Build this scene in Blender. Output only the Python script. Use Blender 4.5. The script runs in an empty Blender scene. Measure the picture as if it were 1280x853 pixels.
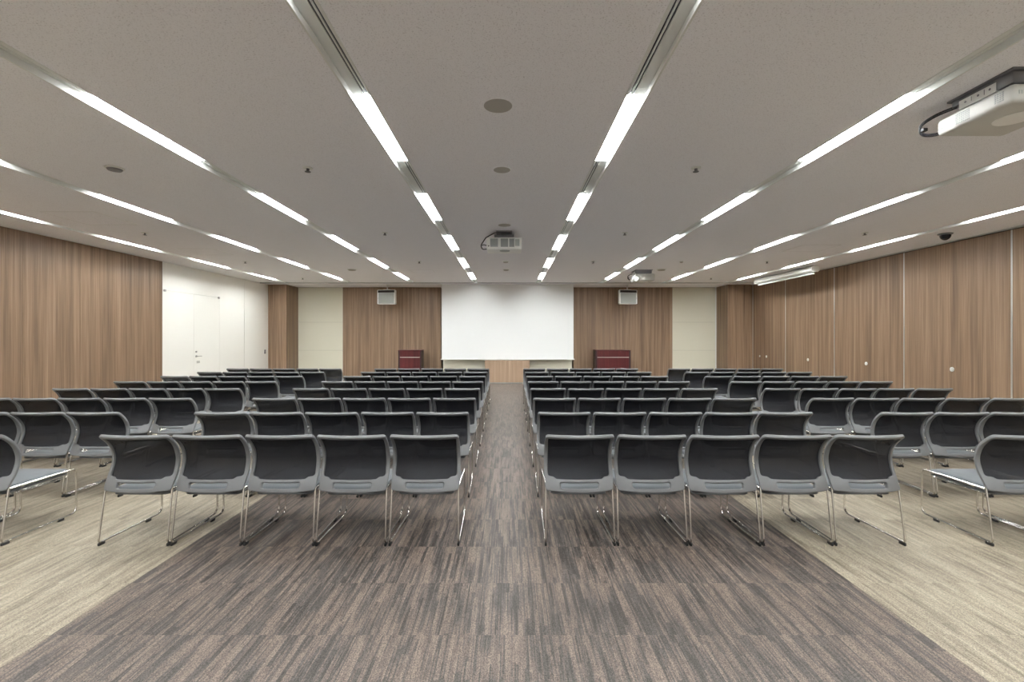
import bpy, bmesh, math, random
from mathutils import Vector, Matrix
random.seed(7)
C = bpy.context.scene.collection
PI = math.pi

# ------------------------------------------------------------------ dimensions (metres; viewer stands at x=0, y=0)
EYE = 1.5
CEIL = 3.248
XL, XR = -7.97, 8.02
YB, YF = -3.4, 16.4
Y_LINE = 15.0
Y_PIER = 15.5

# ------------------------------------------------------------------ materials
def mat(name):
    m = bpy.data.materials.new(name); m.use_nodes = True
    nt = m.node_tree
    return m, nt, nt.nodes['Principled BSDF']
def simple(name, col, rough=0.5, metal=0.0, spec=0.5):
    m, nt, b = mat(name)
    b.inputs['Base Color'].default_value = (*col, 1); b.inputs['Roughness'].default_value = rough
    b.inputs['Metallic'].default_value = metal; b.inputs['Specular IOR Level'].default_value = spec
    n = nt.nodes.new('ShaderNodeTexNoise'); n.inputs['Scale'].default_value = 40
    tc = nt.nodes.new('ShaderNodeTexCoord'); nt.links.new(tc.outputs['Object'], n.inputs['Vector'])
    mr = nt.nodes.new('ShaderNodeMapRange'); mr.inputs[3].default_value = max(0.0, rough-0.05); mr.inputs[4].default_value = min(1.0, rough+0.05)
    nt.links.new(n.outputs['Fac'], mr.inputs[0]); nt.links.new(mr.outputs[0], b.inputs['Roughness'])
    return m
def N(nt, t, **kw):
    n = nt.nodes.new(t)
    for k, v in kw.items(): setattr(n, k, v)
    return n
def math_node(nt, op, a, b=None, c=None):
    n = nt.nodes.new('ShaderNodeMath'); n.operation = op
    for i, v in enumerate((a, b, c)):
        if v is None: continue
        if isinstance(v, (int, float)): n.inputs[i].default_value = v
        else: nt.links.new(v, n.inputs[i])
    return n.outputs[0]
def ramp(nt, fac, stops, interp='LINEAR'):
    r = nt.nodes.new('ShaderNodeValToRGB'); r.color_ramp.interpolation = interp
    el = r.color_ramp.elements
    while len(el) < len(stops): el.new(0.5)
    for e, (p, c) in zip(el, stops): e.position = p; e.color = (*c, 1)
    nt.links.new(fac, r.inputs[0]); return r.outputs[0]
def mixc(nt, fac, a, b, mode='MIX'):
    n = nt.nodes.new('ShaderNodeMix'); n.data_type = 'RGBA'; n.blend_type = mode
    for s, v in ((0, fac), (6, a), (7, b)):
        if isinstance(v, (int, float)): n.inputs[s].default_value = v
        elif isinstance(v, tuple): n.inputs[s].default_value = (*v, 1)
        else: nt.links.new(v, n.inputs[s])
    return n.outputs[2]

def wood(name, axis, panel, offset, dark, mid, light, rough=0.42):
    """vertical walnut grain; every panel along the given axis has a grain of its own"""
    m, nt, b = mat(name)
    g = N(nt, 'ShaderNodeNewGeometry'); s = N(nt, 'ShaderNodeSeparateXYZ'); nt.links.new(g.outputs['Position'], s.inputs[0])
    h = math_node(nt, 'ADD', s.outputs[0], s.outputs[1])
    along = s.outputs['XY'.index(axis)]
    idx = math_node(nt, 'FLOOR', math_node(nt, 'DIVIDE', math_node(nt, 'SUBTRACT', along, offset), panel))
    def grain(sx, sz, detail, seed):
        cv = N(nt, 'ShaderNodeCombineXYZ')
        nt.links.new(math_node(nt, 'MULTIPLY', h, sx), cv.inputs[0])
        nt.links.new(math_node(nt, 'MULTIPLY_ADD', idx, 5.37, seed), cv.inputs[1])
        nt.links.new(math_node(nt, 'MULTIPLY', s.outputs[2], sz), cv.inputs[2])
        n = N(nt, 'ShaderNodeTexNoise'); n.inputs['Scale'].default_value = 1; n.inputs['Detail'].default_value = detail
        n.inputs['Roughness'].default_value = 0.6; nt.links.new(cv.outputs[0], n.inputs['Vector'])
        return n.outputs['Fac']
    a = grain(13, 0.3, 6, 0.0); f = grain(110, 0.9, 3, 9.1)
    fac = math_node(nt, 'ADD', math_node(nt, 'MULTIPLY', a, 0.62), math_node(nt, 'MULTIPLY', f, 0.38))
    col = ramp(nt, fac, ((0.33, dark), (0.5, mid), (0.66, light)))
    nt.links.new(col, b.inputs['Base Color']); b.inputs['Roughness'].default_value = rough
    b.inputs['Specular IOR Level'].default_value = 0.35
    return m

WD, WM, WL = (0.118, 0.074, 0.047), (0.238, 0.156, 0.100), (0.350, 0.244, 0.164)
M = {}
M['wood_left'] = wood('walnut_left', 'Y', 1.03, 7.69, WD, WM, WL)
M['wood_right'] = wood('walnut_right', 'Y', 2.05, 7.5, WD, WM, WL)
M['wood_front'] = wood('walnut_front', 'X', 1.7, -5.81, WD, WM, WL)
M['wood_desk'] = wood('walnut_desk', 'X', 3.0, -1.0, (0.25,0.165,0.11), (0.36,0.25,0.17), (0.46,0.34,0.245))
M['wood_back'] = wood('walnut_back', 'X', 1.03, 0.0, WD, WM, WL)
M['white_wall'] = simple('white_laminate', (0.87, 0.865, 0.82), 0.45)
M['white_door'] = simple('white_door', (0.87, 0.865, 0.82), 0.4)
M['cream'] = simple('cream_panel', (0.66, 0.64, 0.53), 0.55)
M['dark_gap'] = simple('dark_gap', (0.03, 0.026, 0.024), 0.8)
M['alu'] = simple('aluminium', (0.62, 0.62, 0.60), 0.38, 0.75)
M['white_metal'] = simple('white_enamel', (0.72, 0.73, 0.71), 0.4)
M['slot_dark'] = simple('slot_dark', (0.025, 0.03, 0.045), 0.6)
M['chrome'] = simple('chrome', (0.72, 0.70, 0.67), 0.2, 1.0)
M['steel'] = simple('brushed_steel', (0.45, 0.45, 0.43), 0.3, 0.9)
M['plastic'] = simple('grey_plastic', (0.140, 0.144, 0.149), 0.4)
M['shell'] = simple('dark_shell', (0.10, 0.105, 0.11), 0.5)
M['rubber'] = simple('rubber', (0.02, 0.02, 0.02), 0.7)
M['screen'] = simple('screen_cloth', (0.77, 0.785, 0.785), 0.9, spec=0.1)
M['proj'] = simple('projector_white', (0.86, 0.87, 0.85), 0.4)
M['proj_side'] = simple('projector_offwhite', (0.58, 0.58, 0.555), 0.45)
M['proj_grey'] = simple('projector_grey', (0.32, 0.34, 0.35), 0.5)
M['mount'] = simple('mount_grey', (0.17, 0.17, 0.185), 0.5)
M['cable'] = simple('cable_black', (0.012, 0.012, 0.015), 0.5)
M['grille'] = simple('speaker_grille', (0.40, 0.43, 0.42), 0.7)
M['round_grille'] = simple('round_grille', (0.40, 0.385, 0.36), 0.8)
M['mahogany'] = wood('mahogany', 'X', 9.0, -20.0, (0.055, 0.010, 0.012), (0.085, 0.016, 0.018), (0.11, 0.024, 0.024), 0.3)
M['mahogany_dark'] = simple('mahogany_edge', (0.025, 0.008, 0.009), 0.35)
M['dome'] = simple('dome_black', (0.015, 0.013, 0.02), 0.12)
M['glass_lens'] = simple('lens', (0.02, 0.02, 0.03), 0.05)
M['sign'] = simple('grey_sign', (0.50, 0.50, 0.46), 0.5)

def ceiling_mat():
    m, nt, b = mat('acoustic_ceiling')
    g = N(nt, 'ShaderNodeNewGeometry')
    n = N(nt, 'ShaderNodeTexNoise'); n.inputs['Scale'].default_value = 120; n.inputs['Detail'].default_value = 2
    nt.links.new(g.outputs['Position'], n.inputs['Vector'])
    c = ramp(nt, n.outputs['Fac'], ((0.30, (0.63, 0.62, 0.65)), (0.42, (0.87, 0.868, 0.91)), (1.0, (0.895, 0.893, 0.935))))
    nt.links.new(c, b.inputs['Base Color']); b.inputs['Roughness'].default_value = 0.9
    b.inputs['Specular IOR Level'].default_value = 0.1
    return m
M['ceiling'] = ceiling_mat()

def carpet_mat(name, stops, amp, seed, specks):
    m, nt, b = mat(name)
    g = N(nt, 'ShaderNodeNewGeometry'); s = N(nt, 'ShaderNodeSeparateXYZ'); nt.links.new(g.outputs['Position'], s.inputs[0])
    X, Y = s.outputs[0], s.outputs[1]
    ty = math_node(nt, 'FLOOR', math_node(nt, 'DIVIDE', math_node(nt, 'SUBTRACT', Y, 2.365), 0.5))
    tx = math_node(nt, 'FLOOR', math_node(nt, 'DIVIDE', math_node(nt, 'SUBTRACT', X, -2.31), 0.4889))
    tid = math_node(nt, 'ADD', math_node(nt, 'MULTIPLY', ty, 3.713), math_node(nt, 'MULTIPLY', tx, 7.931))
    def n3(sx, sy, z, detail=2.0, rough=0.5):
        cv = N(nt, 'ShaderNodeCombineXYZ')
        nt.links.new(math_node(nt, 'MULTIPLY', X, sx), cv.inputs[0]); nt.links.new(math_node(nt, 'MULTIPLY', Y, sy), cv.inputs[1])
        if isinstance(z, (int, float)): cv.inputs[2].default_value = z
        else: nt.links.new(z, cv.inputs[2])
        n = N(nt, 'ShaderNodeTexNoise'); n.inputs['Scale'].default_value = 1; n.inputs['Detail'].default_value = detail
        n.inputs['Roughness'].default_value = rough
        nt.links.new(cv.outputs[0], n.inputs['Vector']); return n.outputs['Fac']
    def bars(w, l, sd):
        ix = math_node(nt, 'FLOOR', math_node(nt, 'DIVIDE', X, w))
        c1 = N(nt, 'ShaderNodeCombineXYZ'); nt.links.new(ix, c1.inputs[0]); nt.links.new(math_node(nt, 'ADD', tid, sd), c1.inputs[1])
        wn = N(nt, 'ShaderNodeTexWhiteNoise'); nt.links.new(c1.outputs[0], wn.inputs['Vector'])
        iy = math_node(nt, 'FLOOR', math_node(nt, 'ADD', math_node(nt, 'DIVIDE', Y, l), math_node(nt, 'MULTIPLY', wn.outputs['Value'], 9.0)))
        c2 = N(nt, 'ShaderNodeCombineXYZ'); nt.links.new(ix, c2.inputs[0]); nt.links.new(iy, c2.inputs[1]); nt.links.new(math_node(nt, 'ADD', tid, sd+3.3), c2.inputs[2])
        w2 = N(nt, 'ShaderNodeTexWhiteNoise'); nt.links.new(c2.outputs[0], w2.inputs['Vector'])
        return w2.outputs['Value']
    broad = n3(22, 2.4, math_node(nt, 'ADD', tid, seed), 2.0, 0.5)
    thin = n3(150, 3.0, math_node(nt, 'ADD', tid, seed+40), 2.0)
    bm_ = math_node(nt, 'ADD', math_node(nt, 'MULTIPLY', bars(0.0222, 0.38, seed), 0.17*amp), math_node(nt, 'MULTIPLY', bars(0.0076, 0.28, seed+5), 0.17*amp))
    base_ = math_node(nt, 'ADD', math_node(nt, 'MULTIPLY', broad, 0.62), math_node(nt, 'MULTIPLY', thin, 0.38))
    fac = math_node(nt, 'ADD', math_node(nt, 'MULTIPLY_ADD', math_node(nt, 'SUBTRACT', base_, 0.5), 0.9, 0.5), math_node(nt, 'SUBTRACT', bm_, 0.17*amp))
    col = ramp(nt, fac, stops)
    loop = n3(230, 150, 3.3, 1.0)
    sp = ramp(nt, loop, ((0.32, (1-specks,)*3), (0.68, (1+specks*0.55,)*3)))
    col = mixc(nt, 1.0, col, sp, 'MULTIPLY')
    nt.links.new(col, b.inputs['Base Color']); b.inputs['Roughness'].default_value = 0.6
    b.inputs['Specular IOR Level'].default_value = 0.38
    b.inputs['Sheen Weight'].default_value = 1.0; b.inputs['Sheen Roughness'].default_value = 0.20
    b.inputs['Sheen Tint'].default_value = (1.0, 0.93, 0.85, 1)
    bp = N(nt, 'ShaderNodeBump'); bp.inputs['Strength'].default_value = 0.25; bp.inputs['Distance'].default_value = 0.004
    nt.links.new(loop, bp.inputs['Height']); nt.links.new(bp.outputs[0], b.inputs['Normal'])
    return m
M['carpet_brown'] = carpet_mat('carpet_brown', ((0.34, (0.046, 0.038, 0.034)), (0.455, (0.074, 0.066, 0.060)), (0.52, (0.118, 0.090, 0.075)), (0.66, (0.172, 0.132, 0.110))), 1.0, 0.0, 0.6)
M['carpet_beige'] = carpet_mat('carpet_beige', ((0.34, (0.150, 0.125, 0.092)), (0.5, (0.262, 0.224, 0.167)), (0.66, (0.36, 0.314, 0.238))), 0.45, 17.0, 0.42)

def mesh_mat():
    m, nt, b = mat('black_mesh')
    b.inputs['Base Color'].default_value = (0.011, 0.012, 0.0165, 1); b.inputs['Roughness'].default_value = 0.6; b.inputs['Specular IOR Level'].default_value = 0.3
    tc = N(nt, 'ShaderNodeTexCoord'); w = N(nt, 'ShaderNodeTexNoise'); w.inputs['Scale'].default_value = 30
    nt.links.new(tc.outputs['Object'], w.inputs['Vector'])
    tr = N(nt, 'ShaderNodeBsdfTransparent'); mx = N(nt, 'ShaderNodeMixShader')
    mr = N(nt, 'ShaderNodeMapRange'); mr.inputs[3].default_value = 0.14; mr.inputs[4].default_value = 0.21
    nt.links.new(w.outputs['Fac'], mr.inputs[0]); nt.links.new(mr.outputs[0], mx.inputs[0])
    nt.links.new(b.outputs[0], mx.inputs[1]); nt.links.new(tr.outputs[0], mx.inputs[2])
    nt.links.new(mx.outputs[0], nt.nodes['Material Output'].inputs['Surface'])
    return m
M['mesh'] = mesh_mat()
def fabric_mat():
    m, nt, b = mat('seat_fabric')
    tc = N(nt, 'ShaderNodeTexCoord'); w = N(nt, 'ShaderNodeTexNoise'); w.inputs['Scale'].default_value = 350
    nt.links.new(tc.outputs['Object'], w.inputs['Vector'])
    c = ramp(nt, w.outputs['Fac'], ((0.3, (0.044, 0.053, 0.062)), (0.7, (0.076, 0.088, 0.101))))
    nt.links.new(c, b.inputs['Base Color']); b.inputs['Roughness'].default_value = 0.85
    b.inputs['Sheen Weight'].default_value = 0.3
    return m
M['fabric'] = fabric_mat()
LAMP = 90.0
def lamp_mat():
    m, nt, b = mat('lamp_diffuser')
    b.inputs['Base Color'].default_value = (0.9, 0.9, 0.88, 1)
    b.inputs['Emission Color'].default_value = (0.975, 1.0, 0.995, 1); b.inputs['Emission Strength'].default_value = LAMP
    return m
M['lamp'] = lamp_mat()

# ------------------------------------------------------------------ helpers
def bm_new(): return bmesh.new()
def add_box(bm, x0, x1, y0, y1, z0, z1, mtx=None):
    vs = [bm.verts.new(Vector(p) if mtx is None else mtx @ Vector(p)) for p in
          ((x0,y0,z0),(x1,y0,z0),(x1,y1,z0),(x0,y1,z0),(x0,y0,z1),(x1,y0,z1),(x1,y1,z1),(x0,y1,z1))]
    for f in ((0,3,2,1),(4,5,6,7),(0,1,5,4),(1,2,6,5),(2,3,7,6),(3,0,4,7)):
        bm.faces.new([vs[i] for i in f])
    return vs
def add_rbox(bm, x0, x1, y0, y1, z0, z1, r=0.005, seg=2):
    t = bmesh.new(); add_box(t, x0, x1, y0, y1, z0, z1)
    bmesh.ops.bevel(t, geom=t.edges[:], offset=r, segments=seg, affect='EDGES', profile=0.5)
    me = bpy.data.meshes.new('t'); t.to_mesh(me); t.free(); bm.from_mesh(me); bpy.data.meshes.remove(me)
def add_cyl(bm, c, r, h, axis='Z', seg=24, r2=None):
    r2 = r if r2 is None else r2
    def P(a, rr, t):
        u, v = rr*math.cos(a), rr*math.sin(a)
        d = {'Z': (u, v, t), 'Y': (u, t, -v), 'X': (t, u, v)}[axis]
        return Vector(c) + Vector(d)
    A = [bm.verts.new(P(2*PI*i/seg, r, 0)) for i in range(seg)]
    B = [bm.verts.new(P(2*PI*i/seg, r2, h)) for i in range(seg)]
    for i in range(seg):
        j = (i+1) % seg; bm.faces.new((A[i], A[j], B[j], B[i]))
    bm.faces.new(A[::-1]); bm.faces.new(B)
def add_lathe(bm, c, prof, seg=32):
    """profile of (radius, z) revolved about a vertical axis, closed at both ends"""
    rings = []
    for r, z in prof:
        rings.append([bm.verts.new((c[0]+r*math.cos(2*PI*i/seg), c[1]+r*math.sin(2*PI*i/seg), c[2]+z)) for i in range(seg)])
    for a, b in zip(rings, rings[1:]):
        for i in range(seg):
            j = (i+1) % seg; bm.faces.new((a[i], a[j], b[j], b[i]))
    bm.faces.new(rings[0][::-1]); bm.faces.new(rings[-1])
def fillet(pts, rad, n=6):
    pts = [Vector(p) for p in pts]; out = [pts[0]]
    for i in range(1, len(pts)-1):
        p, a, b = pts[i], pts[i-1], pts[i+1]
        r = rad[i-1] if isinstance(rad, (list, tuple)) else rad
        da, db = (a-p).normalized(), (b-p).normalized()
        ang = da.angle(db); t = min(r/math.tan(ang/2), 0.49*(a-p).length, 0.49*(b-p).length)
        A, B = p+da*t, p+db*t
        for k in range(n+1):
            u = k/n; out.append((1-u)**2*A + 2*u*(1-u)*p + u*u*B)
    out.append(pts[-1]); return out
def add_tube(bm, path, r, seg=8):
    path = [Vector(p) for p in path]; rings = []
    t = (path[1]-path[0]).normalized()
    ref = Vector((0,0,1)) if abs(t.z) < 0.9 else Vector((1,0,0))
    nrm = (ref - t*ref.dot(t)).normalized()
    for i, p in enumerate(path):
        t = (path[min(i+1, len(path)-1)] - path[max(i-1, 0)]).normalized()
        nrm = (nrm - t*nrm.dot(t)).normalized(); bn = t.cross(nrm)
        rings.append([bm.verts.new(p + nrm*r*math.cos(2*PI*k/seg) + bn*r*math.sin(2*PI*k/seg)) for k in range(seg)])
    for a, b in zip(rings, rings[1:]):
        for k in range(seg):
            j = (k+1) % seg; bm.faces.new((a[k], a[j], b[j], b[k]))
    bm.faces.new(rings[0][::-1]); bm.faces.new(rings[-1])
def finish(bm, smooth=True, angle=38):
    bmesh.ops.recalc_face_normals(bm, faces=bm.faces[:])
    if smooth:
        for f in bm.faces: f.smooth = True
        for e in bm.edges:
            if len(e.link_faces) == 2 and e.calc_face_angle(0) > math.radians(angle): e.smooth = False
def obj(name, bm, m, parent=None, smooth=True, loc=None, rot=None):
    finish(bm, smooth)
    me = bpy.data.meshes.new(name); bm.to_mesh(me); bm.free()
    o = bpy.data.objects.new(name, me); C.objects.link(o)
    for q in (m if isinstance(m, list) else [m]): me.materials.append(q)
    if parent: o.parent = parent
    if loc: o.location = loc
    if rot: o.rotation_euler = rot
    return o
def tag(o, label=None, cat=None, group=None, kind=None):
    if label: o['label'] = label
    if cat: o['category'] = cat
    if group: o['group'] = group
    if kind: o['kind'] = kind
    return o
def thing(name, label, cat, loc=(0,0,0), rotz=0, group=None):
    o = bpy.data.objects.new(name, None); C.objects.link(o); o.empty_display_size = 0.1
    o.location = loc; o.rotation_euler = (0, 0, rotz)
    return tag(o, label, cat, group)
def struct(name, bm, m, label, cat, parent=None, smooth=False):
    o = obj(name, bm, m, parent, smooth)
    if parent is None: tag(o, label, cat, None, 'structure')
    return o
def copy_tree(o, parent=None):
    c = o.copy(); C.objects.link(c)
    if parent: c.parent = parent
    for ch in list(o.children): copy_tree(ch, c)
    return c
def B(*boxes):
    bm = bm_new()
    for b in boxes: add_box(bm, *b)
    return bm

# ------------------------------------------------------------------ floor
fb = bm_new()
for x0, x1, mi in ((XL-0.3, -2.31, 1), (-2.31, 2.09, 0), (2.09, XR+0.3, 1)):
    n0 = len(fb.faces); add_box(fb, x0, x1, YB-0.3, YF+0.6, -0.1, 0); fb.faces.ensure_lookup_table()
    for f in fb.faces[n0:]: f.material_index = mi
struct('floor', fb, [M['carpet_brown'], M['carpet_beige']], 'carpet tile floor, streaky brown centre band between two beige bands', 'floor')

# ------------------------------------------------------------------ ceiling and the eight recessed channels
AX = -0.08
STRIPS = [AX + d for d in (-7, -5, -3, -1, 1, 3, 5, 7)]
HW = 0.076
cb = bm_new()
edges = [XL-0.3] + sum([[s-HW, s+HW] for s in STRIPS], []) + [XR+0.3]
for i in range(0, len(edges), 2):
    add_box(cb, edges[i], edges[i+1], YB-0.3, Y_LINE-0.03, CEIL, CEIL+0.1)
add_box(cb, XL-0.3, XR+0.3, Y_LINE-0.03, Y_LINE-0.012, CEIL, CEIL+0.1)
add_box(cb, XL-0.3, XR+0.3, Y_LINE+0.004, 15.43, CEIL, CEIL+0.1)
add_box(cb, XL-0.3, -2.30, 15.43, 15.50, CEIL, CEIL+0.1); add_box(cb, 2.17, XR+0.3, 15.43, 15.50, CEIL, CEIL+0.1)
add_box(cb, XL-0.3, XR+0.3, 15.50, YF+0.6, CEIL, CEIL+0.1)
add_box(cb, XL-0.3, XR+0.3, YB-0.3, YF+0.6, CEIL+0.1, CEIL+0.14)
struct('ceiling', cb, M['ceiling'], 'flat grey speckled acoustic ceiling', 'ceiling')
struct('trim_9', B((XL, XR, Y_LINE-0.012, Y_LINE+0.004, CEIL-0.018, CEIL+0.09)), M['mount'], 'thin dark trim line across the ceiling near the front wall', 'trim')

SEG0, PITCH, LEN = 4.11, 2.4, 1.25
REC = 0.036
ORD = ['first', 'second', 'third', 'fourth', 'fifth', 'sixth', 'seventh', 'eighth']
strip_name = ['far left strip', 'second strip from left', 'third strip from left', 'centre left strip',
              'centre right strip', 'third strip from right', 'second strip from right', 'far right strip']
for i, x in enumerate(STRIPS):
    bm = bm_new()
    y0, y1 = YB, Y_LINE-0.032
    add_box(bm, x-HW+0.0005, x+HW-0.0005, y0, y1, CEIL+0.062, CEIL+0.066)
    for s in (-1, 1):
        a, b_ = sorted((x+s*(HW-0.0005), x+s*(HW-0.0035)))
        add_box(bm, a, b_, y0, y1, CEIL-0.002, CEIL+0.062)
        a, b_ = sorted((x+s*(HW-0.0005), x+s*(HW+0.009)))
        add_box(bm, a, b_, y0, y1, CEIL-0.0025, CEIL-0.0002)
    add_box(bm, x-HW+0.0005, x+HW-0.0005, y1, y1+0.0015, CEIL-0.002, CEIL+0.06)
    struct('trim_%d' % (i+1), bm, M['white_metal'], 'white recessed ceiling channel of the ' + strip_name[i], 'trim')

IW = HW-0.004
def lamp_unit():
    t = thing('ceiling_light', 'x', 'ceiling light')
    bm = bm_new(); add_rbox(bm, -0.060, 0.060, -LEN/2, LEN/2, REC, REC+0.02, 0.004, 2)
    obj('diffuser', bm, M['lamp'], t)
    bm = bm_new()
    add_box(bm, -IW, IW, -LEN/2-0.02, LEN/2+0.02, REC+0.0205, REC+0.033)
    for s in (-1, 1):
        a, b_ = sorted((s*(LEN/2+0.002), s*(LEN/2+0.02))); add_box(bm, -IW, IW, a, b_, REC+0.014, REC+0.0205)
        a, b_ = sorted((s*0.0615, s*IW)); add_box(bm, a, b_, -LEN/2, LEN/2, REC+0.004, REC+0.0205)
    obj('housing', bm, M['white_metal'], t)
    return t
proto_lamp = lamp_unit(); used = False
for i, x in enumerate(STRIPS):
    for k in range(-3, 5):
        y = SEG0 + PITCH*k
        if y - LEN/2 < YB: continue
        o = copy_tree(proto_lamp) if used else proto_lamp
        used = True
        o.location = (x, y, CEIL)
        if k < 0:
            o['label'] = 'lit ceiling lamp behind the viewer, %s' % strip_name[i]
        else:
            o['label'] = 'lit ceiling lamp, %s from the front wall, %s' % (ORD[4-k], strip_name[i])
        if k < -0: o['label'] = 'lit ceiling lamp %s back from the viewer, %s' % (ORD[-k-1], strip_name[i])
        o['group'] = 'lit lamps in the ceiling strips'

# dark linear air slots in the gaps of the two middle strips, plain covers elsewhere
def air_unit(L, side):
    t = thing('air_slot_diffuser', 'x', 'air diffuser')
    bm = bm_new(); h = 0.010
    xs = [-IW, 0.004, 0.016, 0.028, 0.040, IW]          # panel / slot / bar / slot / panel, mirrored by side
    for a, b_ in ((xs[0], xs[1]), (xs[2], xs[3]), (xs[4], xs[5])):
        p, q = sorted((side*a, side*b_)); add_box(bm, p, q, -L/2, L/2, REC+0.006, REC+0.006+h)
    obj('panel', bm, M['white_metal'], t)
    for a, b_ in ((xs[1], xs[2]), (xs[3], xs[4])):
        p, q = sorted((side*a, side*b_)); bm = bm_new(); add_box(bm, p+0.0002, q-0.0002, -L/2, L/2, REC+0.0145, REC+0.024)
        obj('slot', bm, M['slot_dark'], t)
    return t
GAP = PITCH-LEN-0.05
for i in (3, 4):
    side = 1 if i == 3 else -1
    pr = None
    for k in range(-1, 5):
        y = SEG0 + PITCH*(k-0.5)
        o = copy_tree(pr) if pr else air_unit(GAP, side)
        pr = pr or o
        o.location = (STRIPS[i], y, CEIL)
        w = 'left' if i == 3 else 'right'
        o['label'] = ('twin dark air slots, %s from the front wall, centre %s strip' % (ORD[4-k], w)) if k >= 0 else 'twin dark air slots behind the viewer, centre %s strip' % w
        o['group'] = 'air slots in the middle ceiling strips'
pr = None
for i in (0, 1, 2, 5, 6, 7):
    for k in range(-1, 5):
        y = SEG0 + PITCH*(k-0.5)
        if pr is None:
            bm = bm_new(); add_box(bm, -IW, IW, -GAP/2, GAP/2, REC+0.010, REC+0.014)
            for s in (-1, 1):
                a, b_ = sorted((s*0.035, s*0.038)); add_box(bm, a, b_, -GAP/2, GAP/2, REC+0.006, REC+0.010)
            o = pr = obj('strip_cover', bm, M['white_metal'], None, False)
        else: o = pr.copy(); C.objects.link(o)
        o.location = (STRIPS[i], y, CEIL)
        tag(o, ('plain grey cover, %s from the front wall, %s' % (ORD[4-k], strip_name[i])) if k >= 0 else 'plain grey cover behind the viewer, ' + strip_name[i], 'light strip cover', 'plain covers in the outer ceiling strips')

# ------------------------------------------------------------------ left wall: walnut panels, then white part with a double door
def seam_wall(bm, x0, x1, cuts, z0, z1, axis, gap=0.005, back=0.012):
    """panels between cuts, separated by dark reveals"""
    for a, b_ in zip(cuts, cuts[1:]):
        if axis == 'Y': add_box(bm, x0, x1, a+gap/2, b_-gap/2, z0, z1)
        else: add_box(bm, a+gap/2, b_-gap/2, x0, x1, z0, z1)
ycuts = [YB] + [7.69 + 1.03*k for k in range(-10, 4)]
ycuts = [YB] + [c for c in ycuts[1:] if c > YB+0.2]
Y_W = ycuts[-1]
bm = bm_new(); seam_wall(bm, XL-0.03, XL, ycuts, 0, CEIL-0.006, 'Y')
wl = struct('wall_left', bm, M['wood_left'], 'walnut panelled left wall with dark vertical joints', 'wall')
struct('wall_left_backing', B((XL-0.10, XL-0.031, YB, YF, 0, CEIL)), M['dark_gap'], 'wall backing', 'wall', wl)
D0, D1, D2 = Y_W+0.035, Y_W+1.075, Y_W+2.115
DH = 2.59
bm = bm_new()
add_box(bm, XL-0.03, XL, Y_W+0.003, D2+0.002, DH+0.004, CEIL-0.006)
add_box(bm, XL-0.03, XL, Y_W+0.003, D0-0.004, 0, DH+0.004)
add_box(bm, XL-0.03, XL, D2+0.002, 14.10, 0, CEIL-0.006)
add_box(bm, XL-0.03, XL, 14.11, Y_PIER, 0, CEIL-0.006)
struct('wall_left_white', bm, M['white_wall'], 'white laminate end of the left wall around the double door', 'wall')
d1 = struct('door_1', B((XL-0.03, XL-0.004, D0, D1-0.003, 0.006, DH)), M['white_door'], 'flush white door leaf beside the walnut panels', 'door')
d2 = struct('door_2', B((XL-0.03, XL-0.004, D1+0.003, D2, 0.006, DH)), M['white_door'], 'flush white door leaf with lever handle', 'door')
for par, y in ((d1, D0+0.03), (d2, D2-0.03)):
    bm = bm_new(); add_rbox(bm, XL-0.004, XL+0.022, y-0.03, y+0.03, DH-0.03, DH+0.02, 0.004)
    obj('pivot_hinge', bm, M['steel'], par)
bm = bm_new(); yh = D1+0.09
add_cyl(bm, (XL-0.004, yh, 1.02), 0.028, 0.012, 'X', 20); add_cyl(bm, (XL+0.006, yh, 1.02), 0.011, 0.045, 'X', 14)
add_tube(bm, fillet([(XL+0.045, yh, 1.02), (XL+0.05, yh+0.02, 1.02), (XL+0.05, yh+0.14, 1.02)], 0.01), 0.009)
obj('lever_handle', bm, M['steel'], d2)
bm = bm_new(); add_cyl(bm, (XL-0.004, yh, 1.135), 0.022, 0.016, 'X', 20); obj('deadbolt', bm, M['steel'], d2)
bm = bm_new(); add_rbox(bm, XL-0.004, XL-0.001, yh+0.02, yh+0.14, 0.84, 0.90, 0.001, 1); obj('door_plate', bm, M['sign'], d2)
bm = bm_new(); add_rbox(bm, XL, XL+0.012, 15.26, 15.34, 0.97, 1.10, 0.003); sw = obj('switch_plate', bm, M['mount'])
tag(sw, 'small dark switch plate on the white wall beside the walnut pier', 'switch')
bm = bm_new(); add_rbox(bm, XL+0.0122, XL+0.016, 15.28, 15.32, 1.0, 1.07, 0.0015, 1); o = obj('rocker', bm, M['proj_grey'], sw)

# ------------------------------------------------------------------ right wall: folding partition of walnut panels
rc = [7.5 + 2.05*k for k in range(-5, 5)]           # last = 15.7 -> clipped by the pier
rc = [YB] + [c for c in rc if c > YB+0.3 and c < Y_PIER-0.5] + [Y_PIER]
bm = bm_new(); seam_wall(bm, XR, XR+0.03, rc, 0.012, CEIL-0.03, 'Y', 0.026)
wr = struct('wall_right', bm, M['wood_right'], 'folding partition of wide walnut panels along the right wall', 'wall')
struct('wall_right_backing', B((XR+0.031, XR+0.1, YB, YF, 0, CEIL)), M['dark_gap'], 'wall backing', 'wall', wr)
for c in rc[1:-1] + [Y_PIER-0.018]:
    bm = bm_new(); add_rbox(bm, XR-0.004, XR+0.03, c-0.0125, c+0.0125, 0.012, CEIL-0.03, 0.002, 1); obj('metal_edge', bm, M['alu'], wr)
struct('trim_10', B((XR-0.05, XR+0.03, YB, Y_PIER, CEIL-0.012, CEIL-0.0005)), M['white_metal'], 'pale partition track along the top of the right wall', 'trim')
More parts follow.
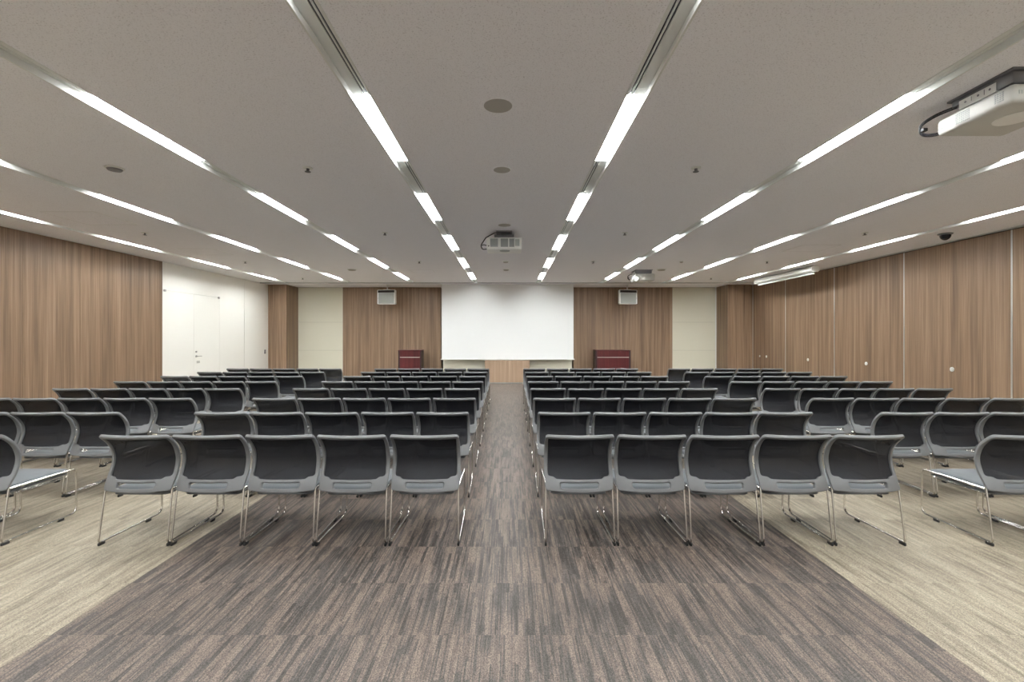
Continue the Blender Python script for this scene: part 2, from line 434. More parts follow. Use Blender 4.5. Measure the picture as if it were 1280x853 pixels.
def lock(y, z, r=0.027):
    bm = bm_new(); add_lathe(bm, (0,0,0), [(r, 0), (r, 0.006), (r*0.8, 0.012), (r*0.35, 0.012), (r*0.3, 0.009), (0.002, 0.009)], 20)
    bmesh.ops.rotate(bm, verts=bm.verts, cent=(0,0,0), matrix=Matrix.Rotation(-PI/2, 3, 'Y'))
    bmesh.ops.translate(bm, verts=bm.verts, vec=(XR, y, z)); obj('panel_lock', bm, M['white_metal'], wr)
for y, z, r in ((8.51, 0.92, 0.042), (10.56, 0.91, 0.040), (12.62, 0.90, 0.040), (14.66, 0.90, 0.040), (15.05, 0.90, 0.032), (6.46, 0.92, 0.033), (4.4, 0.92, 0.033)):
    lock(y, z, r)

# ------------------------------------------------------------------ front wall
PL0, PL1 = XL, -7.37
PR0, PR1 = 7.20, XR
bm = B((PL0, PL1, Y_PIER, YF, 0, CEIL-0.004)); o = struct('wall_pier_left', bm, M['wood_front'], 'walnut clad pier in the front left corner', 'pier')
bm = B((PR0, PR1, Y_PIER, YF, 0, CEIL-0.004)); o = struct('wall_pier_right', bm, M['wood_front'], 'walnut clad pier in the front right corner', 'pier')
struct('trim_11', B((PR0-0.034, PR0-0.0005, YF-0.055, YF-0.04, 0, CEIL-0.004)), M['white_metal'], 'pale vertical edge strip where cream wall meets right pier', 'trim')
zc = [0, 1.05, 2.03, CEIL-0.004]
WX = (-5.81, -2.40, 2.235, 5.67)
bm = bm_new()
for x0, x1 in ((PL1, WX[0]), (WX[3], PR0)):
    for a, b_ in zip(zc, zc[1:]): add_box(bm, x0+0.001, x1-0.001, YF-0.03, YF, a+0.002, b_-0.002)
struct('wall_front_cream', bm, M['cream'], 'cream panels at both ends of the front wall', 'wall')
bm = bm_new()
for x0, x1 in ((WX[0], WX[1]), (WX[2], WX[3])):
    add_box(bm, x0, (x0+x1)/2-0.0025, YF-0.045, YF, 0, CEIL-0.004); add_box(bm, (x0+x1)/2+0.0025, x1, YF-0.045, YF, 0, CEIL-0.004)
    # side returns of the recess behind the screen
add_box(bm, WX[1]-0.03, WX[1], YF, YF+0.4, 0, CEIL-0.004); add_box(bm, WX[2], WX[2]+0.03, YF, YF+0.4, 0, CEIL-0.004)
struct('wall_front', bm, M['wood_front'], 'walnut panels either side of the screen on the front wall', 'wall')
struct('wall_front_recess', B((-2.225, 2.09, 15.74, YF+0.45, 0, CEIL-0.004)), M['cream'], 'cream back of the shallow recess behind the screen', 'wall')
struct('wall_front_backing', B((XL, WX[1]-0.031, YF+0.0005, YF+0.1, 0, CEIL), (WX[2]+0.031, XR, YF+0.0005, YF+0.1, 0, CEIL)), M['dark_gap'], 'dark backing behind the front wall panels', 'wall')
struct('wall_back', B((XL-0.1, XR+0.1, YB-0.1, YB, 0, CEIL)), M['white_wall'], 'white wall behind the viewer', 'wall')  # unseen rear wall, made white to bounce light back into the room
struct('baseboard_front', B((PL1, WX[1], YF-0.052, YF-0.0455, 0, 0.07), (WX[2], PR0-0.035, YF-0.052, YF-0.0455, 0, 0.07)), M['mount'], 'low dark baseboard of the front wall', 'baseboard')

# ------------------------------------------------------------------ screen
YS = 15.46
t = thing('projection_screen', 'large white projection screen lowered from the ceiling on the front wall', 'screen', (-0.065, YS, 0))
SX0, SX1, SZ = -2.237+0.065, 2.105+0.065, 0.79
bm = bm_new(); add_box(bm, SX0, SX1, -0.002, 0.002, SZ, CEIL+0.05); obj('screen_cloth', bm, M['screen'], t, False)
bm = bm_new(); add_rbox(bm, SX0-0.035, SX1+0.035, -0.014, 0.014, SZ-0.03, SZ+0.004, 0.006); wb = obj('weight_bar', bm, M['white_metal'], t)
bm = bm_new(); add_tube(bm, fillet([(-0.05, 0, SZ-0.028), (-0.05, 0, SZ-0.065), (0.05, 0, SZ-0.065), (0.05, 0, SZ-0.028)], 0.015), 0.007)
obj('pull_handle', bm, M['white_metal'], wb)

# ------------------------------------------------------------------ desk and lecterns
t = thing('desk', 'low walnut desk with solid front at the end of the aisle under the screen', 'desk', (-0.075, 15.2, 0))
hw = 0.725
bm = bm_new(); add_rbox(bm, -hw, hw, 0.0, 0.025, 0.045, 0.725, 0.002, 1); obj('front_panel', bm, M['wood_desk'], t)
bm = bm_new(); add_rbox(bm, -hw-0.005, hw+0.005, -0.01, 0.22, 0.7255, 0.75, 0.003); obj('top', bm, M['wood_desk'], t)
for s in (-1, 1):
    bm = bm_new(); a, b_ = sorted((s*hw, s*(hw-0.025))); add_rbox(bm, a, b_, 0.0255, 0.21, 0.0, 0.725, 0.002, 1); obj('side_panel', bm, M['wood_desk'], t)
bm = bm_new(); add_box(bm, -hw+0.03, hw-0.03, 0.008, 0.022, 0.0, 0.045); obj('kick_plate', bm, M['steel'], t)
def lectern(x0, x1, label):
    w = (x1-x0)/2
    t = thing('lectern', label, 'lectern', ((x0+x1)/2, 15.7, 0), 0, 'dark red lecterns')
    e = 0.055
    bm = bm_new(); add_box(bm, -w+e, w-e, 0.012, 0.035, 0.06, 0.822); add_box(bm, -w+e, w-e, 0.012, 0.035, 0.842, 1.05); obj('front_panel', bm, M['mahogany'], t, False)
    bm = bm_new(); add_rbox(bm, -w+e, w-e, 0.004, 0.035, 0.823, 0.841, 0.003, 1); obj('metal_strip', bm, M['alu'], t)
    for s in (-1, 1):
        bm = bm_new(); a, b_ = sorted((s*w, s*(w-e+0.0005))); add_rbox(bm, a, b_, 0.0, 0.42, 0.0, 1.05, 0.004, 1); obj('side_panel', bm, M['mahogany_dark'], t)
    bm = bm_new(); add_rbox(bm, -w-0.004, w+0.004, -0.006, 0.44, 1.0505, 1.075, 0.004, 1); obj('top', bm, M['mahogany'], t)
    bm = bm_new(); add_box(bm, -w+e, w-e, 0.03, 0.05, 0.0, 0.06); obj('plinth', bm, M['mahogany_dark'], t)
lectern(-3.725, -2.947, 'narrower dark red lectern with metal strip, left of the screen')
lectern(2.875, 4.05, 'wider dark red lectern with metal strip, right of the screen')

# ------------------------------------------------------------------ hanging loudspeakers
def hang_speaker(x, s, label):
    t = thing('hanging_loudspeaker', label, 'loudspeaker', (x, 15.5, CEIL), 0.14*s, 'loudspeakers hanging before the front wall')
    bm = bm_new(); add_cyl(bm, (0, 0.10, -0.012), 0.055, 0.012, seg=20); add_cyl(bm, (0, 0.10, -0.17), 0.02, 0.16, seg=14)
    add_rbox(bm, -0.11, 0.11, 0.02, 0.18, -0.172, -0.158, 0.004, 1); obj('bracket', bm, M['white_metal'], t)
    bm = bm_new()
    # tapered cabinet: wider at the front, hollow face
    pts = [(-0.315, 0.0), (0.315, 0.0), (0.25, 0.27), (-0.25, 0.27)]
    z0, z1 = -0.645, -0.172
    lo = [bm.verts.new((px, py, z0)) for px, py in pts]; hi = [bm.verts.new((px, py, z1)) for px, py in pts]
    bm.faces.new(lo[::-1]); bm.faces.new(hi)
    for k in range(4): bm.faces.new((lo[k], lo[(k+1)%4], hi[(k+1)%4], hi[k]))
    bmesh.ops.bevel(bm, geom=bm.edges[:], offset=0.012, segments=2, affect='EDGES')
    obj('cabinet', bm, M['proj'], t)
    bm = bm_new(); add_rbox(bm, -0.265, 0.265, -0.012, 0.002, -0.63, -0.275, 0.006); obj('grille', bm, M['grille'], t)
    bm = bm_new(); add_rbox(bm, -0.285, 0.285, -0.008, 0.002, -0.268, -0.19, 0.003, 1); obj('upper_port', bm, M['dark_gap'], t)
    bm = bm_new(); add_cyl(bm, (s*0.285, -0.012, -0.45), 0.022, 0.014, 'Y', 16); obj('knob', bm, M['white_metal'], t)
hang_speaker(-4.075, -1, 'white wide loudspeaker hanging before the walnut panels left of the screen')
hang_speaker(3.92, 1, 'white wide loudspeaker hanging before the walnut panels right of the screen')

# ------------------------------------------------------------------ projectors
def vent_block(bm, x0, x1, z0, z1, nx, nz, y, axis='Y', d=0.003, fill=0.6):
    for i in range(nx):
        for j in range(nz):
            cx = x0 + (x1-x0)*(i+0.5)/nx; cz = z0 + (z1-z0)*(j+0.5)/nz
            hx, hz = fill*(x1-x0)/nx/2, fill*(z1-z0)/nz/2
            if axis == 'Y': add_box(bm, cx-hx, cx+hx, y-d, y+d, cz-hz, cz+hz)
            else: add_box(bm, y-d, y+d, cx-hx, cx+hx, cz-hz, cz+hz)
# middle projector, seen from behind
t = thing('projector', 'white projector under the ceiling in the middle, its vented back to the viewer', 'projector', (-0.09, 7.62, CEIL), 0, 'ceiling projectors')
bm = bm_new(); add_rbox(bm, -0.285, 0.285, 0, 0.40, -0.320, -0.120, 0.022, 3); obj('body', bm, M['proj'], t)
for x0, x1 in ((-0.225, -0.10), (-0.055, 0.065), (0.085, 0.165)):
    bm = bm_new(); add_rbox(bm, x0, x1, -0.003, 0.004, -0.278, -0.143, 0.0015, 1); vent_block(bm, x0+0.004, x1-0.004, -0.274, -0.147, 5, 5, -0.003, fill=0.7); obj('vent', bm, M['proj_grey'], t)
bm = bm_new(); add_rbox(bm, 0.18, 0.25, -0.002, 0.004, -0.263, -0.153, 0.001, 1); obj('terminal_plate', bm, M['grille'], t)
bm = bm_new(); add_lathe(bm, (0.01, 0.12, -0.328), [(0.075, 0), (0.085, 0.004), (0.085, 0.012)], 28); obj('lens_dial', bm, M['grille'], t)
bm = bm_new(); add_cyl(bm, (-0.25, -0.004, -0.263), 0.012, 0.006, 'Y', 14); obj('sensor', bm, M['cable'], t)
bm = bm_new(); add_rbox(bm, -0.16, 0.16, 0.08, 0.36, -0.1195, -0.06, 0.004); add_box(bm, -0.13, 0.13, 0.06, 0.36, -0.02, 0.0); add_box(bm, -0.05, 0.05, 0.14, 0.30, -0.06, -0.02); obj('mount', bm, M['mount'], t)
bm = bm_new(); add_tube(bm, fillet([(0.10, 0.10, -0.02), (-0.15, 0.05, -0.035), (-0.30, 0.05, -0.12), (-0.38, 0.06, -0.24), (-0.36, 0.08, -0.305), (-0.28, 0.10, -0.295)], 0.07), 0.010)
add_tube(bm, fillet([(-0.375, 0.065, -0.24), (-0.33, 0.07, -0.23), (-0.283, 0.08, -0.24)], 0.02), 0.008); obj('cable', bm, M['cable'], t)

# right-hand projectors, long side towards the aisle
def smooth_path(pts, n=6):
    P = [Vector(p) for p in pts]; P = [2*P[0]-P[1]] + P + [2*P[-1]-P[-2]]; out = []
    for i in range(1, len(P)-2):
        a, b_, c, d = P[i-1], P[i], P[i+1], P[i+2]
        for k in range(n):
            u = k/n; out.append(0.5*((2*b_)+(c-a)*u+(2*a-5*b_+4*c-d)*u*u+(3*b_-a-3*c+d)*u**3))
    out.append(P[-2]); return out
def side_projector(y, label, lens, lo=0.0):
    t = thing('projector', label, 'projector', (3.25, y, CEIL), 0, 'ceiling projectors')
    bm = bm_new(); add_rbox(bm, 0, 0.50, 0, 0.55, -0.222-lo, -0.100, 0.030, 4); obj('body', bm, M['proj_side'], t)
    bm = bm_new(); vent_block(bm, 0.055, 0.12, -0.190, -0.125, 4, 5, 0.0, 'X', 0.002, 0.62); obj('vent', bm, M['proj_grey'], t)
    bm = bm_new(); vent_block(bm, 0.285, 0.395, -0.200, -0.125, 8, 6, 0.0, 'X', 0.002, 0.62); obj('vent', bm, M['proj_grey'], t)
    bm = bm_new(); vent_block(bm, 0.46, 0.515, -0.19, -0.135, 6, 2, 0.0, 'X', 0.0015, 0.5); obj('vent', bm, M['grille'], t)
    bm = bm_new(); vent_block(bm, 0.03, 0.40, -0.19, -0.135, 22, 1, 0.0, 'Y', 0.0015, 0.45); obj('end_grille', bm, M['grille'], t)
    bm = bm_new(); add_lathe(bm, (0.27, 0.24, -0.2275-lo), [(0.10, 0), (0.115, 0.003), (0.115, 0.008)], 32); obj('lens_dial', bm, M['proj'], t)
    bm = bm_new(); add_rbox(bm, 0.012, 0.016, 0.12, 0.38, -0.098, -0.035, 0.001, 1); add_box(bm, 0.016, 0.30, 0.12, 0.38, -0.096, -0.090)
    br = obj('bracket_plate', bm, M['white_metal'], t)
    for yy in (0.16, 0.24, 0.33):
        bm = bm_new(); add_cyl(bm, (0.0105, yy, -0.062), 0.008, 0.002, 'X', 10); obj('screw', bm, M['mount'], br)
    for y0, y1, z0, z1 in ((0.195, 0.199, -0.08, -0.045), (0.285, 0.289, -0.075, -0.045)):
        bm = bm_new(); add_box(bm, 0.0105, 0.0122, y0, y1, z0, z1); obj('slot', bm, M['mount'], br)
    bm = bm_new(); add_rbox(bm, 0.02, 0.42, 0.02, 0.14, -0.09, -0.012, 0.006); add_box(bm, 0.02, 0.40, 0.14, 0.44, -0.05, -0.012); add_box(bm, 0.0, 0.44, 0.0, 0.46, -0.012, 0.0); obj('mount', bm, M['mount'], t)
    bm = bm_new()
    for r_, dz in ((0.007, 0.0), (0.006, -0.014)):
        add_tube(bm, smooth_path([(0.04, 0.42, -0.045+dz), (-0.01, 0.53, -0.055+dz), (-0.045, 0.61, -0.085+dz), (-0.05, 0.635, -0.125+dz), (-0.03, 0.625, -0.165+dz), (0.01, 0.58, -0.185+dz), (0.06, 0.53, -0.18+dz)]), r_)
    add_rbox(bm, -0.05, -0.015, 0.60, 0.64, -0.150, -0.125, 0.004); obj('cable', bm, M['cable'], t)
    if lens:
        bm = bm_new(); add_lathe(bm, (0,0,0), [(0.075, 0), (0.085, 0.05), (0.08, 0.10), (0.06, 0.125)], 28)
        bmesh.ops.rotate(bm, verts=bm.verts, cent=(0,0,0), matrix=Matrix.Rotation(PI/2, 3, 'X')); bmesh.ops.translate(bm, verts=bm.verts, vec=(0.0, 0.03, -0.24))
        lh = obj('lens_hood', bm, M['proj_side'], t)
    return t
side_projector(3.03, 'big white projector at the upper right, near the viewer, with cable loop', False)
side_projector(12.1, 'small far white projector hanging above the right loudspeaker', True, 0.06)

# ------------------------------------------------------------------ ceiling-mounted screen case beside the right wall
t = thing('screen_case', 'long white roller screen case under the ceiling beside the right partition', 'screen case', (7.36, 11.3, CEIL))
L = 2.68
def prism_y(bm, prof, y0, y1):
    a = [bm.verts.new((px, y0, pz)) for px, pz in prof]; b_ = [bm.verts.new((px, y1, pz)) for px, pz in prof]
    n = len(prof)
    for k in range(n): bm.faces.new((a[k], a[(k+1)%n], b_[(k+1)%n], b_[k]))
    bm.faces.new(a[::-1]); bm.faces.new(b_)
prof = [(-0.05, -0.022), (0.06, -0.022), (0.09, -0.055), (0.09, -0.13), (0.06, -0.165), (-0.05, -0.165), (-0.09, -0.13), (-0.09, -0.055)]
bm = bm_new(); prism_y(bm, prof, 0.02, L-0.02); obj('casing', bm, M['white_metal'], t, False)
for y0, y1 in ((0.0, 0.0195), (L-0.0195, L)):
    bm = bm_new(); prism_y(bm, [(px*1.06, -0.093+(pz+0.093)*1.06) for px, pz in prof], y0, y1); obj('end_cap', bm, M['proj'], t, False)
bm = bm_new(); add_tube(bm, [(0.0, 0.06, -0.20), (0.0, L-0.1, -0.20)], 0.02, 12); obj('weight_bar', bm, M['white_metal'], t)
bm = bm_new(); add_box(bm, -0.002, 0.002, 0.10, L-0.14, -0.182, -0.1655); obj('screen_edge', bm, M['screen'], t, False)
for y in (0.3, L-0.3):
    bm = bm_new(); add_box(bm, -0.04, 0.04, y-0.03, y+0.03, -0.0215, 0.0); obj('bracket', bm, M['steel'], t, False)

# ------------------------------------------------------------------ small things on the ceiling
t = thing('dome_camera', 'black dome security camera on the ceiling near the right partition', 'camera', (7.33, 7.9, CEIL))
bm = bm_new(); add_lathe(bm, (0,0,0), [(0.10, 0), (0.105, -0.012), (0.085, -0.026)], 32); obj('base', bm, M['mount'], t)
bm = bm_new(); add_lathe(bm, (0,0,-0.026), [(0.078*math.cos(a*PI/16), -0.085*math.sin(a*PI/16)) for a in range(0, 8)] + [(0.004, -0.085)], 32); obj('dome', bm, M['dome'], t)
def round_speaker(x, y, r, label):
    t = thing('ceiling_speaker', label, 'ceiling speaker', (x, y, CEIL), 0, 'round speakers along the middle of the ceiling')
    bm = bm_new(); add_lathe(bm, (0,0,0), [(r*0.93, -0.0005), (r*1.08, -0.0005), (r*1.1, -0.003), (r*1.0, -0.008), (r*0.93, -0.006)], 40); obj('rim', bm, M['ceiling'], t)
    bm = bm_new(); add_lathe(bm, (0,0,0), [(r*0.99, -0.006), (r*0.985, -0.009), (r*0.6, -0.010), (0.004, -0.0105)], 40); obj('grille', bm, M['round_grille'], t)
round_speaker(-0.087, 3.53, 0.108, 'largest round ceiling speaker, nearest the viewer')
round_speaker(-0.08, 4.88, 0.088, 'second round ceiling speaker, ahead of the largest one')
round_speaker(-0.08, 7.28, 0.098, 'round ceiling speaker just above the middle projector')
def detector(x, y, r, label, group=None, m='round_grille'):
    t = thing('ceiling_detector', label, 'detector', (x, y, CEIL), 0, group)
    bm = bm_new(); add_lathe(bm, (0,0,0), [(r, -0.0005), (r, -0.008), (r*0.85, -0.014)], 24); obj('base', bm, M['white_metal'], t)
    bm = bm_new(); add_lathe(bm, (0,0,0), [(r*0.82, -0.0145), (r*0.7, -0.028), (r*0.3, -0.034)], 24); obj('sensor_cap', bm, M[m], t)
detector(-0.09, 10.8, 0.075, 'small round ceiling fitting, just beyond the middle projector')
detector(-0.09, 12.07, 0.085, 'small round ceiling fitting, nearest the top of the screen')
detector(-4.07, 4.84, 0.085, 'round ceiling fitting with grille at upper left between light strips', None, 'mount')
detector(-4.05, 12.07, 0.12, 'flat round ceiling fitting before the left loudspeaker')
detector(3.90, 12.07, 0.12, 'flat round ceiling fitting before the right loudspeaker')
def sprinkler(x, y, label):
    t = thing('sprinkler', label, 'sprinkler', (x, y, CEIL), 0, 'sprinkler heads on the ceiling')
    bm = bm_new(); add_lathe(bm, (0,0,0), [(0.05, -0.0005), (0.05, -0.005), (0.025, -0.009)], 18); obj('escutcheon', bm, M['white_metal'], t)
    bm = bm_new(); add_lathe(bm, (0,0,0), [(0.016, -0.0092), (0.013, -0.036), (0.030, -0.038), (0.030, -0.042), (0.006, -0.046)], 16); obj('head', bm, M['mount'], t)
dist = {4.84: 'nearest the viewer', 7.83: 'level with the middle projector', 10.8: 'second from the front wall', 13.8: 'nearest the front wall'}
col = {-6: 'left outer row', -2: 'left inner row', 2: 'right inner row', 6: 'right outer row'}
for cx, ys in ((-2, (4.84, 7.83, 10.8)), (2, (4.84, 7.83, 10.8)), (-6, (7.83, 10.8, 13.8)), (6, (7.83, 10.8, 13.8)), ):
    for y in ys:
        sprinkler(AX+cx, y, 'small sprinkler head on the ceiling, %s, %s' % (col[cx], dist[y]))
detector(3.95, 10.8, 0.045, 'small round ceiling fitting right of the far small projector')
def hatch(x, y, sx, sy, label):
    t = thing('access_hatch', label, 'access hatch', (x, y, CEIL), 0, 'flush ceiling access hatches')
    bm = bm_new()
    for a in (-1, 1):
        add_box(bm, a*sx/2-0.004, a*sx/2+0.004, -sy/2, sy/2, -0.002, 0.0); add_box(bm, -sx/2, sx/2, a*sy/2-0.004, a*sy/2+0.004, -0.002, 0.0)
    obj('frame', bm, M['alu'], t, False)
    bm = bm_new(); add_box(bm, -sx/2+0.005, sx/2-0.005, -sy/2+0.005, sy/2-0.005, -0.0012, 0.0); obj('panel', bm, M['ceiling'], t, False)
hatch(-6.15, 6.9, 0.75, 0.75, 'flush square ceiling hatch at far left, nearest the viewer')
hatch(-6.2, 9.6, 0.7, 0.7, 'flush square ceiling hatch at far left, farther from the viewer')
hatch(-2.3, 12.4, 0.6, 0.6, 'flush square ceiling hatch left of the screen top')
hatch(5.9, 9.2, 0.7, 0.7, 'flush square ceiling hatch at right between two light strips')

# ------------------------------------------------------------------ the mesh-back sled chair
ZB, ZT = 0.386, 0.796
PROF = [(0.37, 0.000), (0.43, 0.022), (0.50, 0.058), (0.57, 0.083), (0.62, 0.086), (0.68, 0.068), (0.73, 0.034), (0.77, -0.010), (0.80, -0.050)]
def prof_y(z):
    if z <= PROF[0][0]: return PROF[0][1]
    for i in range(len(PROF)-1):
        (z0, y0), (z1, y1) = PROF[i], PROF[i+1]
        if z <= z1:
            m0 = (PROF[i+1][1]-PROF[max(i-1,0)][1])/(PROF[i+1][0]-PROF[max(i-1,0)][0])
            k2 = min(i+2, len(PROF)-1); m1 = (PROF[k2][1]-PROF[i][1])/(PROF[k2][0]-PROF[i][0])
            h = z1-z0; u = (z-z0)/h
            return (2*u**3-3*u**2+1)*y0+(u**3-2*u**2+u)*h*m0+(-2*u**3+3*u**2)*y1+(u**3-u**2)*h*m1
    return PROF[-1][1]
def back_y(x, z):
    return prof_y(z) + 0.045*(abs(x)/0.25)**2.2
def rounded_poly(corners, n=6):
    """corners: (x, z, radius) counter-clockwise"""
    out = []; L_ = len(corners)
    for i in range(L_):
        p = Vector(corners[i][:2]); a = Vector(corners[i-1][:2]); b_ = Vector(corners[(i+1) % L_][:2]); r = corners[i][2]
        if r <= 0: out.append(p); continue
        da, db = (a-p).normalized(), (b_-p).normalized(); ang = da.angle(db)
        t = min(r/math.tan(ang/2), 0.48*(a-p).length, 0.48*(b_-p).length)
        A, Bp = p+da*t, p+db*t
        for k in range(n+1):
            u = k/n; out.append((1-u)**2*A + 2*u*(1-u)*p + u*u*Bp)
    return out
def curve_plate(loops, depth, bevel):
    """flat plate with holes in the x-z plane, as a bmesh cut fine enough to be bent"""
    cu = bpy.data.curves.new('c', 'CURVE'); cu.dimensions = '2D'; cu.fill_mode = 'BOTH'
    cu.extrude = depth/2-bevel; cu.bevel_depth = bevel; cu.bevel_resolution = 2; cu.offset = -bevel if bevel else 0
    for lp in loops:
        sp = cu.splines.new('POLY'); sp.points.add(len(lp)-1); sp.use_cyclic_u = True
        for q, v in zip(sp.points, lp): q.co = (v.x, v.y, 0, 1)
    o = bpy.data.objects.new('c', cu); C.objects.link(o)
    dg = bpy.context.evaluated_depsgraph_get(); me = bpy.data.meshes.new_from_object(o.evaluated_get(dg))
    bm = bm_new(); bm.from_mesh(me)
    bpy.data.objects.remove(o); bpy.data.curves.remove(cu); bpy.data.meshes.remove(me)
    bmesh.ops.remove_doubles(bm, verts=bm.verts, dist=1e-5)
    return bm
def bend(bm, nx=22, nz=20, off=0.0):
    for k in range(1, nx):
        bmesh.ops.bisect_plane(bm, geom=bm.verts[:]+bm.edges[:]+bm.faces[:], plane_co=(-0.26+0.52*k/nx, 0, 0), plane_no=(1,0,0), dist=1e-6)
    for k in range(1, nz):
        bmesh.ops.bisect_plane(bm, geom=bm.verts[:]+bm.edges[:]+bm.faces[:], plane_co=(0, 0.38+0.42*k/nz, 0), plane_no=(0,1,0), dist=1e-6)
    for v in bm.verts:
        x, z, d = v.co.x, v.co.y, v.co.z
        e = 1e-3
        ny = Vector((-(back_y(x+e, z)-back_y(x-e, z))/(2*e), 1, -(back_y(x, z+e)-back_y(x, z-e))/(2*e))).normalized()
        v.co = Vector((x, back_y(x, z)+off, z)) + ny*d
OUT = [(-0.243, ZB, 0.02), (-0.10, ZB-0.006, 0.0), (0.10, ZB-0.006, 0.0), (0.243, ZB, 0.02), (0.251, 0.50, 0.08), (0.2485, 0.68, 0.1), (0.2475, ZT, 0.022), (0.0, ZT-0.002, 0.0), (-0.2475, ZT, 0.022), (-0.2485, 0.68, 0.1), (-0.251, 0.50, 0.08)]
HOLE = [(-0.165, 0.464, 0.02), (0.165, 0.464, 0.02), (0.185, 0.478, 0.02), (0.225, 0.480, 0.045), (0.222, 0.66, 0.05), (0.228, 0.776, 0.012), (-0.228, 0.776, 0.012), (-0.222, 0.66, 0.05), (-0.225, 0.480, 0.045), (-0.185, 0.478, 0.02)]
HAND = [(-0.132, 0.406, 0.012), (0.132, 0.406, 0.012), (0.140, 0.443, 0.012), (-0.140, 0.443, 0.012)]
def grow(lp, d): 
    c = sum(lp, Vector((0,0)))/len(lp)
    return [v + (v-c).normalized()*d for v in lp]
def seat_pad(bm, hw0, hw1, y0, y1, z0, z1, r, nx=14, ny=14):
    """soft slab: rounded plan, waterfall front, slight dish"""
    o_ = rounded_poly([(-hw0, y0, 0.05), (hw0, y0, 0.05), (hw1, y1, 0.06), (-hw1, y1, 0.06)], 8)
    cx = Vector((0, (y0+y1)/2))
    layers = [(0.0, z1), (0.35, z1-0.001), (0.75, z1-0.001), (0.93, z1-0.003), (0.985, z1-0.010), (1.0, z1-0.02), (1.0, z0+0.006), (0.985, z0)]
    rings = []
    for s, z in layers[1:]:
        ring = []
        for p in o_:
            q = cx + (p-cx)*s
            f = (q.y-y0)/(y1-y0)
            dz = -0.016*max(0, (0.6-f)/0.6) - 0.012*max(0, (f-0.72)/0.28)**2 - 0.004*math.sin(PI*min(1, max(0, f)))
            ring.append(bm.verts.new((q.x, q.y, z+dz)))
        rings.append(ring)
    n = len(o_)
    top = bm.verts.new((cx.x, cx.y, z1-0.005)); bot = bm.verts.new((cx.x, cx.y, z0))
    for i in range(n): bm.faces.new((top, rings[0][i], rings[0][(i+1) % n])); bm.faces.new((bot, rings[-1][(i+1) % n], rings[-1][i]))
    for a, b_ in zip(rings, rings[1:]):
        for i in range(n):
            j = (i+1) % n; bm.faces.new((a[i], b_[i], b_[j], a[j]))
def make_chair():
    t = thing('stacking_chair', 'x', 'chair')
    bm = curve_plate([rounded_poly(OUT), rounded_poly(HOLE), rounded_poly(HAND, 4)], 0.026, 0.006); bend(bm)
    bf = obj('back_frame', bm, M['plastic'], t)
    bm = curve_plate([grow(rounded_poly(HOLE), 0.006)], 0.003, 0.0); bend(bm, off=0.001)
    obj('mesh_panel', bm, M['mesh'], bf)
    bm = bm_new(); seat_pad(bm, 0.205, 0.222, 0.062, 0.575, 0.384, 0.414, 0.05); obj('seat_cushion', bm, M['fabric'], t)
    bm = bm_new(); seat_pad(bm, 0.205, 0.218, 0.066, 0.565, 0.364, 0.387, 0.05); obj('seat_shell', bm, M['shell'], t)
    for s in (-1, 1):
        path = fillet([(s*0.234, 0.060, 0.392), (s*0.234, 0.20, 0.392), (s*0.2355, 0.592, 0.394), (s*0.234, 0.597, 0.022), (s*0.2475, -0.004, 0.022), (s*0.2425, 0.056, 0.415)],
                      [0.05, 0.045, 0.06, 0.03], 7)
        bm = bm_new(); add_tube(bm, path, 0.0070, 8); sf = obj('sled_frame', bm, M['chrome'], t)
        for y0, y1 in ((-0.004, 0.05), (0.43, 0.48)):
            xa = s*(0.2475-(y0+y1)/2*0.020)
            bm = bm_new(); add_rbox(bm, xa-0.0075, xa+0.0075, y0, y1, 0.0, 0.022, 0.004, 2); obj('foot_pad', bm, M['rubber'], sf)
    bm = bm_new()
    for y in (0.17, 0.50): add_tube(bm, [(-0.231, y, 0.386), (-0.19, y, 0.357), (0.19, y, 0.357), (0.231, y, 0.386)], 0.006, 8)
    obj('cross_bar', bm, M['chrome'], t)
    return t
chair = make_chair(); placed = 0
NR, ROW0, ROWP, COLP = 8, 3.372, 1.026, 0.522
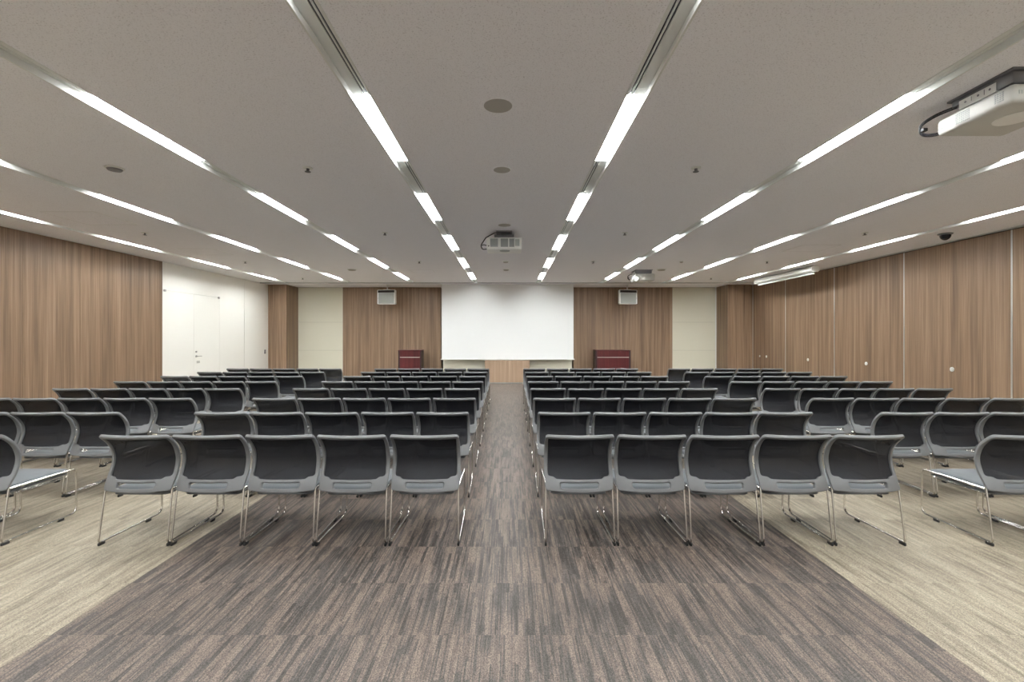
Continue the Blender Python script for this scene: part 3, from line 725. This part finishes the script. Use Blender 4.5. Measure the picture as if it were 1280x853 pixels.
near = ['row nearest the viewer', 'second nearest row', 'third nearest row', 'fourth nearest row', 'fourth row from front', 'third row from front', 'second row from front', 'row nearest the screen']
blocks = [('left centre block', -0.6165, -1, 'middle aisle', -0.0125), ('right centre block', 0.507, 1, 'middle aisle', 0.0075),
          ('far left block', -3.895, -1, 'side aisle', -0.020), ('far right block', 3.712, 1, 'side aisle', 0.016)]
seat_n = ['first', 'second', 'third', 'fourth', 'fifth']
for bn, x0, sg, aisle, fan in blocks:
    for r in range(NR):
        for k in range(5):
            y = ROW0 + ROWP*r; x = x0 + fan*r + sg*COLP*k
            if abs(x)-0.3 > 1.12*y + 0.35: continue        # wholly out of the photograph
            o = copy_tree(chair) if placed else chair
            placed += 1
            j = random.Random(r*97+k*13+int(x0*10))
            o.location = (x + j.uniform(-0.0015, 0.0015), y + j.uniform(-0.006, 0.006), 0); o.rotation_euler = (0, 0, j.uniform(-0.002, 0.002))
            o['label'] = 'black mesh-back chair, %s, %s, %s from %s' % (bn, near[r], seat_n[k], aisle)
            o['group'] = 'mesh-back chairs in rows'

# ------------------------------------------------------------------ camera, world, view
w = bpy.data.worlds.new('World'); bpy.context.scene.world = w; w.use_nodes = True
w.node_tree.nodes['Background'].inputs[0].default_value = (0.5, 0.5, 0.5, 1); w.node_tree.nodes['Background'].inputs[1].default_value = 0.0
cam = bpy.data.cameras.new('camera'); co = bpy.data.objects.new('camera', cam); C.objects.link(co)
co.location = (0, 0, EYE); co.rotation_euler = (PI/2, 0, 0)
cam.sensor_width = 36; cam.lens = 587/1280*36; cam.shift_x = 3/1280; cam.shift_y = -4.5/1280; cam.clip_start = 0.02
sc = bpy.context.scene; sc.camera = co
sc.view_settings.view_transform = 'Standard'; sc.view_settings.look = 'None'
sc.view_settings.gamma = 1; sc.view_settings.use_curve_mapping = False; sc.view_settings.exposure = 0.0
sc.cycles.max_bounces = 14; sc.cycles.diffuse_bounces = 10; sc.cycles.transparent_max_bounces = 24
sc.cycles.use_denoising = True
